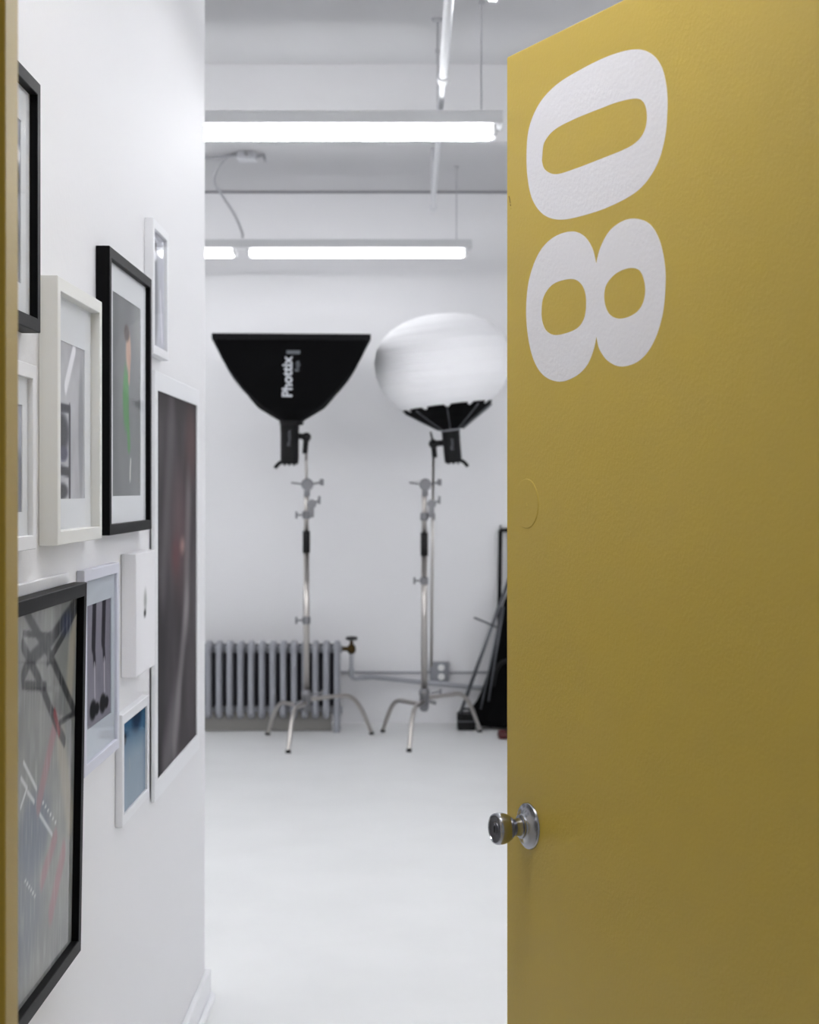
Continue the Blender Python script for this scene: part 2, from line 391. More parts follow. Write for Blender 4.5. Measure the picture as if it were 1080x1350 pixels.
def art_D(u, v):
    c = mixc((176, 178, 188), (206, 208, 218), fbm(u * 3, v * 4, 31)); c = mixc(c, (128, 130, 138), blob(u, v, .28, .42, .24, .42)); c = mixc(c, (104, 100, 106), blob(u, v, .28, .88, .13, .05))
    c = mixc(c, (240, 242, 248), blob(u, v, .26, .79, .16, .04)); return mixc(c, (225, 226, 234), seg(u, v, (.7, .5), (.85, .1), .04))
frame('picture_frame', 'small white framed grey photograph, highest of the frames on the wall', .020, 3.70, 3.931, E_(.589), E_(.295), .020, .008, M['white'], art_D, nu=30, nv=50)

def art_E(u, v):
    n = fbm(u * 3 + v, v * 2.2 - u, 41)
    c = mixc((46, 42, 45), (94, 90, 93), n); c = mixc(c, (40, 38, 41), .6 * ss(.62, .3, v) * ss(.55, .1, u)); c = mixc(c, (56, 52, 54), .8 * ss(.9, 1, v))
    c = mixc(c, (108, 80, 82), .45 * blob(u, v, .55, .62, .17, .16, .8)); c = mixc(c, (120, 90, 88), .45 * blob(u, v, .85, .88, .14, .1, .8))
    c = mixc(c, (186, 150, 146), .6 * blob(u, v, .62, .585, .06, .02, .9)); c = mixc(c, (108, 58, 60), .4 * blob(u, v, .45, .56, .1, .05, .8))
    c = mixc(c, (134, 128, 130), .6 * seg(u, v, (.78, .72), (.72, .40), .07, .9)); c = mixc(c, (142, 138, 140), .6 * seg(u, v, (.74, .42), (.42, .05), .05, .9))
    c = mixc(c, (126, 122, 125), .5 * seg(u, v, (.2, .02), (.5, .14), .07, .9)); c = mixc(c, (110, 106, 110), .5 * seg(u, v, (.35, .95), (.15, .5), .07, .9))
    return c
frame('picture_frame', 'large tall white frame with a dark brown and grey painting at the far end', .013, 3.77, 4.557, E_(.263), E_(-.692), .042, .004, M['white'], art_E, nu=70, nv=110, gap=.004, glass=False)

def art_F(u, v):
    c = mixc((150, 155, 168), (186, 190, 200), fbm(u * 2, v * 3, 51)); return mixc(c, (96, 98, 106), .7 * blob(u, v, .9, .25, .3, .3))
frame('picture_frame', 'white framed print with wide mount left of the deep off-white frame', .020, 2.24, 2.545, E_(.184), E_(-.089), .021, .008, M['white'], art_F, (.03, .035, .035, .04), nu=30, nv=40)

frame('picture_frame', 'thin white frame whose top edge shows above the big black frame', .0085, 2.32, 2.846, E_(-.139), E_(-.40), .018, .003, M['white'], art_F, nu=10, nv=10, glass=False)

def gp(px, py):          # where a mark of the collage lies on its sheet (0..1 across, 0..1 up)
    y = .557 * F / (543 - px)
    return (y - 2.282) / .533, ((645 - py) / F * y + .745) / .569
G_BARS = [([(28, 803), (32, 811), (63, 863), (97, 937)], .021), ([(99, 790), (67, 839), (34, 873), (27, 892)], .026), ([(26, 850), (48, 894), (74.5, 958), (84, 977)], .022), ([(77, 953), (98, 939)], .010), ([(27, 903), (58, 904)], .014), ([(27, 835), (66, 838)], .010), ([(99, 800), (80, 838), (60, 873)], .016)]
G_BARS = [([gp(*q) for q in pl], w_) for pl, w_ in G_BARS]
G_WHITE = [[gp(*q) for q in pl] for pl in ([(27, 1026), (35, 1039), (27, 1065)], [(36, 1044), (45, 1057)], [(53, 1074), (69.5, 1100)], [(30, 1005), (48, 1040)])]
G_DOTS = [gp(57 + 17 * k / 5, 1058 + 26 * k / 5) for k in range(6)] + [gp(35 + 13 * k / 5, 1161 + 20 * k / 5) for k in range(6)]
G_PINK = [(gp(72, 953), gp(51, 1060), .030), (gp(74, 1104), gp(57, 1161), .026), (gp(85, 1124), gp(70, 1202), .034)]
G_CREAM = [(gp(79, 977), gp(93, 1075), .055), (gp(95, 800), gp(90, 900), .05)]
G_BLUE = gp(46, 1095); G_BLUE2 = gp(36, 1200); G_RED = (gp(70, 940), gp(77, 965)); G_NAVY = gp(84, 822)
def art_G(u, v):
    # a pale collage of greys with crossed dark bars above, partly glass reflections painted in, and cream, pink and blue bands below
    c = mixc((118, 122, 122), (156, 157, 154), fbm(u * 5, v * 7, 61))
    for a, b, wd in G_CREAM: c = mixc(c, (182, 172, 150), .6 * seg(u, v, a, b, wd, .6))
    c = mixc(c, (96, 108, 128), .8 * blob(u, v, *G_BLUE, .20, .10, .4)); c = mixc(c, (112, 122, 138), .6 * blob(u, v, *G_BLUE2, .2, .14, .6))
    for a, b, wd in G_PINK: c = mixc(c, (170, 116, 120), .65 * seg(u, v, a, b, wd, .5))
    for pl, wd in G_BARS:
        k = max(seg(u, v, a, b, wd * .8, .4) for a, b in zip(pl, pl[1:])); c = mixc(c, (40, 42, 44), .85 * k)
    c = mixc(c, (40, 50, 84), .6 * blob(u, v, *G_NAVY, .08, .03, .7)); c = mixc(c, (150, 44, 50), .8 * seg(u, v, *G_RED, .014, .5))
    for pl in G_WHITE:
        for a, b in zip(pl, pl[1:]): c = mixc(c, (220, 223, 226), .85 * seg(u, v, a, b, .0065, .5))
    for a, b in G_DOTS: c = mixc(c, (222, 224, 226), .85 * blob(u, v, a, b, .012, .0045, .5))
    return mixc(c, (180, 182, 184), .45 * vn(u * 60, v * 14, 9) ** 3)
gf = frame('picture_frame', 'large black framed abstract collage, lowest and nearest on the wall', .0225, 2.26, 2.837, E_(-.154), E_(-.767), .022, .012, M['black'], art_G, nu=170, nv=200, xw=WX + .0075)
gf.rotation_euler = (0, math.radians(.95), 0)

def art_I(u, v):
    c = mixc((122, 120, 133), (152, 150, 162), fbm(u * 2, v * 2, 71)); c = mixc(c, (120, 118, 130), .6 * ss(.6, 1, u) * ss(.3, .8, v))
    for cx, s in ((.32, 0), (.72, 1)):
        c = mixc(c, (40, 38, 46), seg(u, v, (cx, 1.0), (cx - .04, .66), .075, .3)); c = mixc(c, (44, 42, 50), seg(u, v, (cx - .04, .7), (cx, .52), .05, .3))
        c = mixc(c, (190, 186, 196), seg(u, v, (cx, .5), (cx + .02, .22), .02, .4)); c = mixc(c, (24, 24, 28), blob(u, v, cx - .06, .13, .13, .08, .3)); c = mixc(c, (24, 24, 28), blob(u, v, cx + .1, .12, .09, .05, .3))
    return c
frame('picture_frame', 'pale lilac-white frame with a photograph of legs in black stockings', .0145, 2.95, 3.30, E_(-.141), E_(-.50), .020, .006, mat('lilac_white_frame', (206, 208, 220), .4), art_I, (.035, .035, .055, .045), nu=50, nv=70, matm=mat('pale_blue_mount', (200, 208, 218), .9))

def art_K(u, v):
    c = mixc((112, 136, 156), (136, 156, 172), fbm(u * 3, v * 2, 81)); c = mixc(c, (62, 108, 142), ss(.45, .95, v)); c = mixc(c, (40, 84, 120), ss(.85, 1, u) * .5)
    c = mixc(c, (24, 52, 82), blob(u, v, .62, .95, .2, .16, .5)); c = mixc(c, (26, 40, 56), blob(u, v, .08, .80, .1, .07, .5))
    return mixc(c, (150, 160, 160), .6 * seg(u, v, (.3, .55), (.34, .4), .015, .8))
frame('picture_frame', 'small white frame with a blue picture, lower left of the tall painting', .0148, 3.335, 3.67, E_(-.442), E_(-.661), .020, .005, M['white'], art_K, nu=50, nv=60)

# deep blank canvas with a small dark mark
cv = thing('canvas_panel', 'deep white box canvas, blank but for a tiny grey mark', 'picture', (WX, 3.52, E_(-.376)), 'framed pictures on the left wall')
bm = BM(); box(bm, (WX + .0005, 3.40, E_(-.376)), (WX + .0305, 3.651, E_(-.129)), .002); obj('canvas_body', bm, M['canvas'], cv)
def art_J(u, v):
    c = (230, 230, 233); c = mixc(c, (150, 152, 152), .8 * blob(u, v, .46, .60, .07, .08, .8)); return mixc(c, (60, 62, 62), .9 * blob(u, v, .44, .49, .06, .03, .7))
art_sheet('canvas_face', WX + .0309, 3.404, 3.647, E_(-.372), E_(-.133), art_J, 50, 50, cv)

# ---------------------------------------------------------------- ceiling: fluorescent fittings, pipe, conduit
def fixture(label, xr, y, zt, n, grp, along='x', hang=(), tubes=(-.05, .05), tm='tube'):
    Lf = n * 1.305 + .06
    t = thing('fluorescent_light', label, 'ceiling light', (xr, y, zt), grp)
    def Q(a, b, c): return Vector((xr - a, y + b, zt + c)) if along == 'x' else Vector((xr + b, y - a, zt + c))
    bm = BM(); box(bm, Q(0, -.075, .025), Q(Lf, .075, .073), .004); obj('housing', bm, M['lamp_body'], t)
    for k in range(n):
        for b in tubes:
            a0 = .045 + k * 1.305
            bm = BM(); pts = [Q(a0 + q, b, 0) for q in (0, .004, .014, 1.198, 1.208, 1.212)]
            tube(bm, pts, [.008, .012, .0145, .0145, .012, .008], 16); obj('tube', bm, M[tm], t, True)
            for a in (a0 - .012, a0 + 1.214):
                bm = BM(); box(bm, Q(a - .008, b - .014, -.015), Q(a + .008, b + .014, .027), .003); obj('lamp_holder', bm, M['lamp_body'], t)
    for a in hang:
        bm = BM(); p = Q(a, 0, .073); tube(bm, [p, Vector((p.x, p.y, HC))], .003, 8); lathe(bm, [(0, 0), (.012, 0), (.012, -.008), (0, -.01)], (p.x, p.y, HC), (0, 0, 1), 16)
        obj('hanging_rod', bm, M['thin_rod'], t)
    return t
FZ = EYE + 1.330
fixture('white twin-tube light nearest the back wall, hanging above the softbox', .339, 9.65, FZ, 2, 'lit fluorescent fittings', hang=(.086, 2.3), tm='tube_back')
fixture('white twin-tube light in front of the ceiling beam, larger looking in view', .341, 6.39, FZ, 2, 'lit fluorescent fittings', hang=(.08, 2.3))
fixture('added unseen white light fitting continuing the back row behind the left wall', -2.36, 9.65, FZ, 1, 'lit fluorescent fittings', hang=(.2, 1.1), tm='tube_back')  # unseen unit added to brighten the room
fixture('added unseen white light fitting behind the left wall, between middle and back rows', -1.95, 8.1, FZ, 2, 'lit fluorescent fittings', hang=(.2, 2.3))  # added out of view for more even room light
fixture('added unseen white light fitting behind the gold door, between middle and back rows', 2.45, 8.1, FZ, 1, 'lit fluorescent fittings', hang=(.2, 1.1))  # extra unseen tubes added to lift the room light
fixture('added unseen white light fitting continuing the middle row behind the left wall', -2.36, 6.39, FZ, 1, 'lit fluorescent fittings', hang=(.2, 1.1))  # unseen unit added to fill the room evenly
fixture('lit tube end peeking in at the top edge beside the door corner', .245, 5.20, EYE + 1.488, 1, 'lit fluorescent fittings', 'y', hang=(.3, 1.1), tubes=(0,))
fixture('added unseen white light fitting behind the gold door, near the right wall', 2.45, 4.6, FZ, 1, 'lit fluorescent fittings', hang=(.2, 1.1))  # added out of view to light the left wall from the right
fixture('added unseen white light fitting behind the gold door, closer to the entry', 1.36, 3.2, FZ, 1, 'lit fluorescent fittings', hang=(.2, 1.1))  # unseen fitting added to light the left wall and sharpen frame shadows
fixture('added unseen white light fitting behind the gold door, in line with the middle row', 2.45, 6.39, FZ, 1, 'lit fluorescent fittings', hang=(.2, 1.1))  # extra hidden unit added for brightness
fixture('added unseen white light fitting behind the left wall, forward of the middle row', -1.2, 4.0, FZ, 2, 'lit fluorescent fittings', hang=(.2, 2.3))  # unseen tubes added to brighten the room beyond the partition

dm = thing('added_dome_light', 'added round ceiling light above the entry, unseen, brightening the gold door', 'ceiling light', (-.2, 1.86, HC))  # unseen dome added to brighten the gold door from above
bm = BM(); lathe(bm, [(0, 0), (.17, 0), (.172, -.012), (.165, -.02), (0, -.02)], (-.2, 1.86, HC), (0, 0, 1), 40); obj('ceiling_plate', bm, M['lamp_body'], dm, True, 40)
bm = BM(); lathe(bm, [(.155, -.0205), (.15, -.045), (.12, -.07), (.07, -.085), (0, -.09)], (-.2, 1.86, HC), (0, 0, 1), 40); obj('lamp_shade', bm, mat('added_dome_glow', (250, 250, 250), .4, emit=(1, .99, .98), es=DOME_FILL), dm, True)

pp = thing('ceiling_pipe', 'white sprinkler pipe running back under the ceiling beam', 'pipe', (.11, 6, EYE + 1.45))
bm = BM(); z = EYE + 1.448
tube(bm, [(.110, 1.62, z), (.110, 6.02, z)], .0155, 14); obj('pipe', bm, M['pipe'], pp, True, 40)
bm = BM(); tube(bm, [(.110, 5.98, z), (.110, 6.06, z)], .0195, 14); obj('coupling', bm, M['pipe'], pp, True, 40); bm = BM(); tube(bm, [(.110, 8.74, z), (.110, 8.83, z)], .018, 14); obj('coupling', bm, M['pipe'], pp, True, 40)
bm = BM(); tube(bm, [(.110, 6.0, z), (.110, 8.79, z)], .0115, 14); tube(bm, [(.110, 8.80, z), (.110, 8.80, HC)], .0115, 12); obj('pipe', bm, M['pipe'], pp, True, 40)
bm = BM(); tube(bm, [(.100, 6.62, z + .015), (.100, 6.62, HC)], .004, 8); lathe(bm, [(0, -.012), (.022, -.01), (.024, 0)], (.100, 6.62, HC), (0, 0, 1), 14)
box(bm, (.092, 6.612, EYE + 1.69), (.108, 6.628, EYE + 1.705)); tube(bm, [(.110 + .016 * math.cos(q), 6.62, z + .016 * math.sin(q)) for q in [k * PI / 8 for k in range(17)]], .003, 6)
obj('pipe_hanger', bm, M['thin_rod'], pp)

fc = thing('flexible_conduit', 'grey flexible cable looping from ceiling box to the back light', 'cable', (-.90, 9.3, HC))
pts = [P(325, 201, 9.25), P(305, 205, 9.28), P(290, 219, 9.33), P(283, 240, 9.42), P(296, 262, 9.5), P(310, 284, 9.58), P(319, 305, 9.64), P(320, 314, 9.65)]
bm = BM(); tube(bm, smoothpts(pts, 8), .0075, 10); obj('cable', bm, M['thin_rod'], fc, True)
bm = BM(); c = P(326, 199, 9.25); c.z = HC
box(bm, c + Vector((-.05, -.05, -.045)), c + Vector((.05, .05, 0)), .004); obj('junction_box', bm, M['pipe'], fc)
bm = BM(); tube(bm, [c + Vector((.05, 0, -.02)), c + Vector((.09, 0, -.015)), c + Vector((.1, -.02, -.05))], .010, 8); tube(bm, [c + Vector((-.05, 0, -.02)), c + Vector((-.2, .03, -.02)), c + Vector((-.35, .03, -.02))], .008, 8)
tube(bm, [c + Vector((0, -.05, -.02)), c + Vector((0, -.09, -.02))], .010, 8); obj('connector', bm, M['thin_rod'], fc)

# ---------------------------------------------------------------- radiator, pipes, socket
ra = thing('radiator', 'grey-blue cast-iron column radiator against the back wall', 'radiator', (-1.0, 10.1, 0))
ry0, ry1 = 10.03, 10.20; rt = .535
for k in range(17):
    x = (448 - 543) / F * 10.05 - .018 - k * .0632
    bm = BM()
    for yy in (ry0 + .022, (ry0 + ry1) / 2, ry1 - .022):
        tube(bm, [(x, yy, .11), (x, yy, rt - .05)], .0175, 12)
    # rounded head and foot joining the columns
    for zc, up in ((rt - .055, 1), (.125, -1)):
        pr = []
        for q in range(9):
            a = PI * q / 8; pr.append((x, (ry0 + ry1) / 2 - math.cos(a) * .062, zc + up * math.sin(a) * .035))
        tube(bm, pr, [.0175] + [.021] * 7 + [.0175], 12)
    box(bm, (x - .0316, (ry0 + ry1) / 2 - .02, .10), (x + .0316, (ry0 + ry1) / 2 + .02, .145), .006)
    box(bm, (x - .0316, (ry0 + ry1) / 2 - .02, rt - .075), (x + .0316, (ry0 + ry1) / 2 + .02, rt - .03), .006)
    if k in (0, 16):
        for yy in (ry0 + .02, ry1 - .02): tube(bm, [(x, yy, .12), (x, yy, .03), (x, yy, 0)], [.017, .015, .021], 12)
    obj('radiator_section', bm, M['radiator'], ra, True, 50)
xr = (448 - 543) / F * 10.05
bm = BM(); box(bm, (xr - 1.07, ry1 + .004, .09), (xr - .03, ry1 + .010, rt - .03)); rp = obj('gap_shade_panel', bm, mat('dark_gap_shade', (58, 58, 66), .8), ra); rp['label'] = 'added dark sheet standing in for the shade between the columns'  # dark sheet added as the shade in the gaps
bm = BM(); box(bm, (xr - 1.05, ry0 + .05, .004), (xr - .05, ry0 + .058, .115)); rp = obj('base_shade_panel', bm, mat('brownish_base_shade', (126, 124, 121), .8), ra); rp['label'] = 'added brownish grey sheet standing in for the shade under the columns'  # shade under the columns put in as a brownish sheet
vp = thing('radiator_valve', 'dark brass radiator valve with a black hand wheel on its riser', 'valve', (xr + .06, 10.11, 0))
vx = (463.5 - 543) / F * 10.11
bm = BM(); tube(bm, [(xr, 10.11, .485), (vx, 10.11, .485)], .013, 12); tube(bm, [(vx, 10.11, .485), (vx, 10.11, .455)], .017, 12); lathe(bm, [(.012, -.03), (.024, -.02), (.026, 0), (.020, .018), (.011, .024), (.010, .045)], (vx, 10.11, .487), (0, 0, 1), 20); obj('valve_body', bm, M['brass'], vp, True, 40)
bm = BM(); lathe(bm, [(.006, .03), (.007, .048), (.030, .05), (.036, .058), (.034, .068), (.012, .072), (0, .072)], (vx, 10.11, .487), (0, 0, 1), 20); obj('hand_wheel', bm, M['iron'], vp, True, 40)
bm = BM(); tube(bm, smoothpts([(vx, 10.11, .46), (vx, 10.11, .35), (vx, 10.11, .325), (vx + .02, 10.13, .305), (vx + .06, 10.2, .302)], 5), .0125, 12); lathe(bm, [(.017, -.02), (.019, 0), (.017, .02)], (vx, 10.11, .345), (0, 0, 1), 16); obj('riser_pipe', bm, M['greypipe'], vp, True)
hp = bpy.data.objects  # long heating pipe
bm = BM(); tube(bm, [(vx + .05, 10.21, .302), (vx + .12, 10.36, .290), (.44, 10.36, .222), (1.2, 10.36, .15)], .0155, 12); tag(obj('heating_pipe', bm, M['greypipe'], None, True), 'grey pipe sloping along the back wall right of the radiator', 'pipe')
bm = BM(); tube(bm, [(-1.0, YB - .012, EYE - 241 / F * YB), (1.6, YB - .012, EYE - 241 / F * YB)], .007, 8); tag(obj('wall_conduit', bm, M['greypipe'], None, True), 'thin level grey conduit along the back wall at socket height', 'conduit')
so = thing('wall_socket', 'grey metal box with white double socket low on back wall', 'socket', P(579.5, 885, YB))
c0 = P(567, 898, YB); c1 = P(592, 872, YB)
bm = BM(); box(bm, (c0.x, YB - .05, c0.z), (c1.x, YB - .0005, c1.z), .006); obj('socket_box', bm, M['galv'], so)
for zf in (.27, .73):
    bm = BM(); zc = c0.z + (c1.z - c0.z) * zf; xc = (c0.x + c1.x) / 2 + .01; lathe(bm, [(0, .004), (.019, .004), (.02, 0)], (xc, YB - .05, zc), (0, -1, 0), 20); r_ = obj('receptacle', bm, M['outlet_white'], so)
    bm = BM()
    for dx in (-.006, .006): box(bm, (xc + dx - .001, YB - .0555, zc - .004), (xc + dx + .001, YB - .0535, zc + .004))
    obj('slot', bm, M['keyhole'], r_)

# ---------------------------------------------------------------- C-stands
def leg_mesh(bm, c, foot, h, arc=.55):
    c = Vector(c); f = Vector(foot); d = f - c; d.z = 0; L = d.length; d.normalize()
    pts = []
    for q in (0.02, .25, .45): pts.append(c + d * L * q + Vector((0, 0, h)))
    for s, z in ((.62, h * .985), (.74, h * .86), (.84, h * .62), (.92, h * .34), (1.0, .012)): pts.append(c + d * L * s + Vector((0, 0, z)))
    pts = smoothpts(pts, 5); tube(bm, pts, .0125, 12)
def c_stand(label, cx, cy, feet, zs, mirror=1, rod_down=False, group='chrome light stands'):
    z_grip0, z_grip1, z_head, z_top = zs
    t = thing('light_stand', label, 'light stand', (cx, cy, 0), group)
    for (fx, fy), h in zip(feet, (.205, .225, .245)):
        bm = BM(); leg_mesh(bm, (cx, cy, 0), (fx, fy, 0), h); lg = obj('leg', bm, M['steel'], t, True)
        bm = BM(); lathe(bm, [(0, 0), (.0145, 0), (.015, .009), (.013, .018)], (fx, fy, 0), (0, 0, 1), 14); obj('rubber_foot', bm, M['plastic'], lg, True)
    bm = BM(); lathe(bm, [(0, .17), (.014, .17), (.024, .18), (.026, .19), (.026, .26), (.030, .265), (.030, .285), (.021, .30), (0, .30)], (cx, cy, 0), (0, 0, 1), 24)
    tube(bm, [(cx, cy, .24), (cx - .065 * mirror, cy - .03, .22)], .011, 8); obj('base_hub', bm, M['steel_dark'], t, True, 40)
    bm = BM(); tube(bm, [(cx + .035, cy - .02, .275), (cx + .09, cy - .02, .285)], .006, 8); lathe(bm, [(0, 0), (.016, 0), (.016, .012), (0, .014)], (cx + .085, cy - .02, .285), (1, 0, 0), 12); obj('base_knob', bm, M['steel_dark'], t)
    bm = BM(); tube(bm, [(cx, cy, .28), (cx, cy, z_grip0 + .01)], .0172, 16); obj('column', bm, M['steel'], t, True)
    bm = BM(); tube(bm, [(cx, cy, z_grip0), (cx, cy, z_grip0 + .004), (cx, cy, z_grip1 - .004), (cx, cy, z_grip1)], [.018, .021, .021, .018], 16); obj('black_grip', bm, M['plastic'], t, True, 40)
    bm = BM(); tube(bm, [(cx, cy, z_grip1 - .01), (cx, cy, z_head)], .0135, 14); obj('riser', bm, M['steel'], t, True)
    # collars with thumb screws
    for zc, sd in ((z_grip0 - .14 if mirror < 0 else z_grip0 - .38, -1), (z_grip1 + .09, -mirror)):
        bm = BM(); lathe(bm, [(.0145, -.022), (.023, -.018), (.023, .018), (.0145, .022)], (cx, cy, zc), (0, 0, 1), 18)
        tube(bm, [(cx + .02 * sd, cy, zc), (cx + .052 * sd, cy, zc)], .0055, 8); cl = obj('collar', bm, M['steel_dark'], t, True, 40)
        bm = BM(); box(bm, (cx + .05 * sd, cy - .006, zc - .020), (cx + .062 * sd, cy + .006, zc + .020), .003); obj('thumb_screw', bm, M['steel_dark'], cl)
    # grip head at the top with its tee handle
    xo = .018 * 1
    bm = BM(); lathe(bm, [(0, -.028), (.030, -.028), (.034, -.02), (.034, .02), (.030, .028), (0, .028)], (cx + xo * .3, cy, z_head + .005), (0, 1, 0), 22)
    box(bm, (cx - .012, cy - .018, z_head - .06), (cx + .02, cy + .018, z_head - .01), .004); gh = obj('grip_head', bm, M['steel_dark'], t, True, 40)
    bm = BM(); tube(bm, [(cx - .03, cy, z_head + .008), (cx - .085, cy, z_head + .016)], .005, 8); tee = obj('tee_handle', bm, M['steel_dark'], gh); bm = BM(); tube(bm, [(cx + .03, cy, z_head + .008), (cx + .085, cy, z_head + .018)], .006, 8)
    box(bm, (cx + .075, cy - .012, z_head + .0), (cx + .098, cy + .012, z_head + .036), .004); obj('tee_handle', bm, M['steel_dark'], gh)
    bm = BM(); xr_ = cx + (.052 if rod_down else .0)
    if rod_down: tube(bm, [(xr_ - .012, cy + .02, .42), (xr_, cy + .02, z_top)], .008, 10); 
    else: tube(bm, [(xr_, cy, z_head), (xr_, cy, z_top)], .008, 10)
    obj('grip_arm', bm, M['steel'], t, True)
    bm = BM(); xk = cx + .03 + (.012 if rod_down else 0); zk = z_head - .105
    lathe(bm, [(0, -.02), (.024, -.02), (.026, .02), (0, .024)], (xk, cy, zk), (0, 1, 0), 16); tube(bm, [(xk, cy, zk), (xk + .045, cy, zk + .02)], .007, 8)
    box(bm, (xk - .02, cy - .015, zk - .075), (xk + .012, cy + .015, zk - .02), .004); box(bm, (xk + .036, cy - .008, zk), (xk + .05, cy + .008, zk + .045), .003); obj('side_clamp', bm, M['steel_dark'], t, True, 40)
    return t
def zz(py, y): return EYE + (645 - py) / F * y
c1x, c1y = (404 - 543) / F * 9.62, 9.62
c_stand('chrome light stand in front of the radiator, carrying the black softbox', c1x, c1y,
        (((353 - 543) / F * 9.93, 9.93), ((380 - 543) / F * 9.25, 9.25), ((490 - 543) / F * 9.95, 9.95)), (zz(729, c1y), zz(700, c1y), zz(640, c1y), zz(596, c1y)), 1)
c2x, c2y = (559.5 - 543) / F * 9.68, 9.68
c_stand('chrome light stand beside the wall socket, carrying the white lantern', c2x, c2y,
        (((505 - 543) / F * 10.05, 10.05), ((539.5 - 543) / F * 9.30, 9.30), ((633 - 543) / F * 10.05, 10.05)), (zz(733, c2y), zz(702, c2y), zz(640, c2y), zz(602, c2y)), -1, True)

# ---------------------------------------------------------------- strobes
def strobe(label, cx, cy, z0, z1, rw, tilt, side, mount):
    t = thing('studio_strobe', label, 'studio flash', (cx, cy, z0), 'black studio flash heads')
    ax = Vector((math.sin(tilt), 0, math.cos(tilt))); L = z1 - z0; c = Vector((cx, cy, z0))
    bm = BM(); lathe(bm, [(0, 0), (rw * .86, 0), (rw * .96, .008), (rw, .03), (rw, L * .70), (rw * 1.03, L * .72), (rw * 1.03, L * .9), (rw * 1.1, L * .95), (rw * 1.1, L), (0, L)], c, ax, 32); bd = obj('body', bm, M['plastic'], t, True, 35)
    bm = BM()
    for k in range(3): lathe(bm, [(.006, 0), (.006, -.008), (0, -.009)], c + Vector(((k - 1) * .026, -.02, 0)), ax, 12)
    obj('control_knob', bm, M['plastic'], bd)
    hd = -side
    bm = BM(); e = c + Vector((hd * rw * .7, 0, .012)); tube(bm, smoothpts([e, e + Vector((hd * .018, 0, -.003)), e + Vector((hd * .038, 0, -.022)), e + Vector((hd * .046, 0, -.034))], 4), [.011] * 12 + [.013], 10); obj('handle', bm, M['plastic'], t, True)
    # tilting bracket reaching to the stand
    m0 = c + ax * L * .60 + Vector((side * rw * .95, 0, 0)); mp = Vector(mount)
    bm = BM(); tube(bm, [m0, Vector((mp.x, m0.y, m0.z - .004))], .017, 12); lathe(bm, [(0, -.022), (.024, -.022), (.027, 0), (.024, .022), (0, .022)], (mp.x, mp.y, m0.z - .006), (0, 1, 0), 20)
    tube(bm, [(mp.x, mp.y, m0.z), (mp.x - side * .004, mp.y, m0.z - .05), (mp.x - side * .008, mp.y, mp.z - .005)], .015, 12); br = obj('bracket', bm, M['plastic'], t, True, 40)
    bm = BM()
    if side < 0: tube(bm, [(mp.x, mp.y - .02, m0.z), (mp.x - .008, mp.y - .03, m0.z + .028), (mp.x - .016, mp.y - .03, m0.z + .062)], [.008, .006, .005], 8)
    else: tube(bm, [(mp.x, mp.y - .02, m0.z), (mp.x + .012, mp.y - .03, m0.z - .02), (mp.x + .004, mp.y - .03, m0.z - .05)], [.009, .007, .006], 8)
    obj('lever', bm, M['plastic'], br, True)
    bm = text_mesh('Phottix', .030); 
    for v in bm.verts:
        x, y = v.co.x, v.co.y                       # reading upwards
        xx = -y + .010; v.co = c + ax * (L * .38 + x) + Vector((xx, -math.sqrt(max(rw * rw - xx * xx, 1e-5)) - .001, 0))
    o = obj('logo', bm, M['print_grey'], bd)
    return t
S1Y = c1y
strobe('black flash head under the black softbox', (382 - 543) / F * S1Y, S1Y, zz(612, S1Y), zz(550, S1Y), .052, 0, 1, (c1x, S1Y, zz(597, S1Y)))
strobe('black flash head under the white lantern', (598 - 543) / F * c2y, c2y + .02, zz(610, c2y), zz(566, c2y), .050, -.09, -1, (c2x + .052, c2y + .02, zz(602, c2y)))

# ---------------------------------------------------------------- black softbox
sx = (379 - 543) / F * 9.3; sy = S1Y
sb = thing('softbox', 'black fabric softbox opening upward with white vertical lettering', 'softbox', (sx, sy, zz(553, S1Y)))
NK = zz(556, S1Y); TP = EYE + (645 - 443) / F * (sy - .41)
prof = [(0, .066), (.05, .11), (.10, .180), (.2, .262), (.35, .325), (.5, .362), (.65, .388), (.8, .403), (.9, .411), (1, .418)]
prof = [(0, .062), (.05, .10), (.177, .20), (.30, .257), (.43, .304), (.58, .346), (.73, .378), (.88, .402), (1, .424)]
def hw(t):
    for (a, x), (b, y) in zip(prof, prof[1:]):
        if t <= b: return x + (y - x) * (t - a) / (b - a)
    return prof[-1][1]
rotz = math.radians(4)
def sbring(t, sc=1.0, n=14):
    h = hw(t) * sc; z = NK + (TP - NK) * t; out = []
    for sd in range(4):
        for k in range(n):
            q = -1 + 2 * k / n
            sag = .045 * (1 - q * q) * math.sin(PI * min(1, t)) * h / .42      # fabric pulled inwards between the rods
            a, b = q * h, -h + sag
            a2, b2 = [(a, b), (-b, a), (-a, -b), (b, -a)][sd]
            # corners rounded towards the neck
            r = math.hypot(a2, b2); cr = min(1, h / r * 1.0); k2 = (1 - t) ** 2
            a2 *= 1 - k2 * (1 - cr); b2 *= 1 - k2 * (1 - cr)
            out.append((sx + a2 * math.cos(rotz) - b2 * math.sin(rotz), sy + a2 * math.sin(rotz) + b2 * math.cos(rotz), z))
    return out
bm = BM(); rings = [[bm.verts.new(p) for p in sbring(q / 24)] for q in range(25)]
n_ = len(rings[0])
for A, B in zip(rings, rings[1:]):
    for j in range(n_): bm.faces.new((A[j], A[(j + 1) % n_], B[(j + 1) % n_], B[j]))
bm.faces.new(rings[0])
shell = obj('fabric_shell', bm, M['fabric'], sb, True, 50)
bm = BM(); top = [Vector(p) for p in sbring(1.0)]; lo = [Vector(p) for p in sbring(1.0, 1.008)]
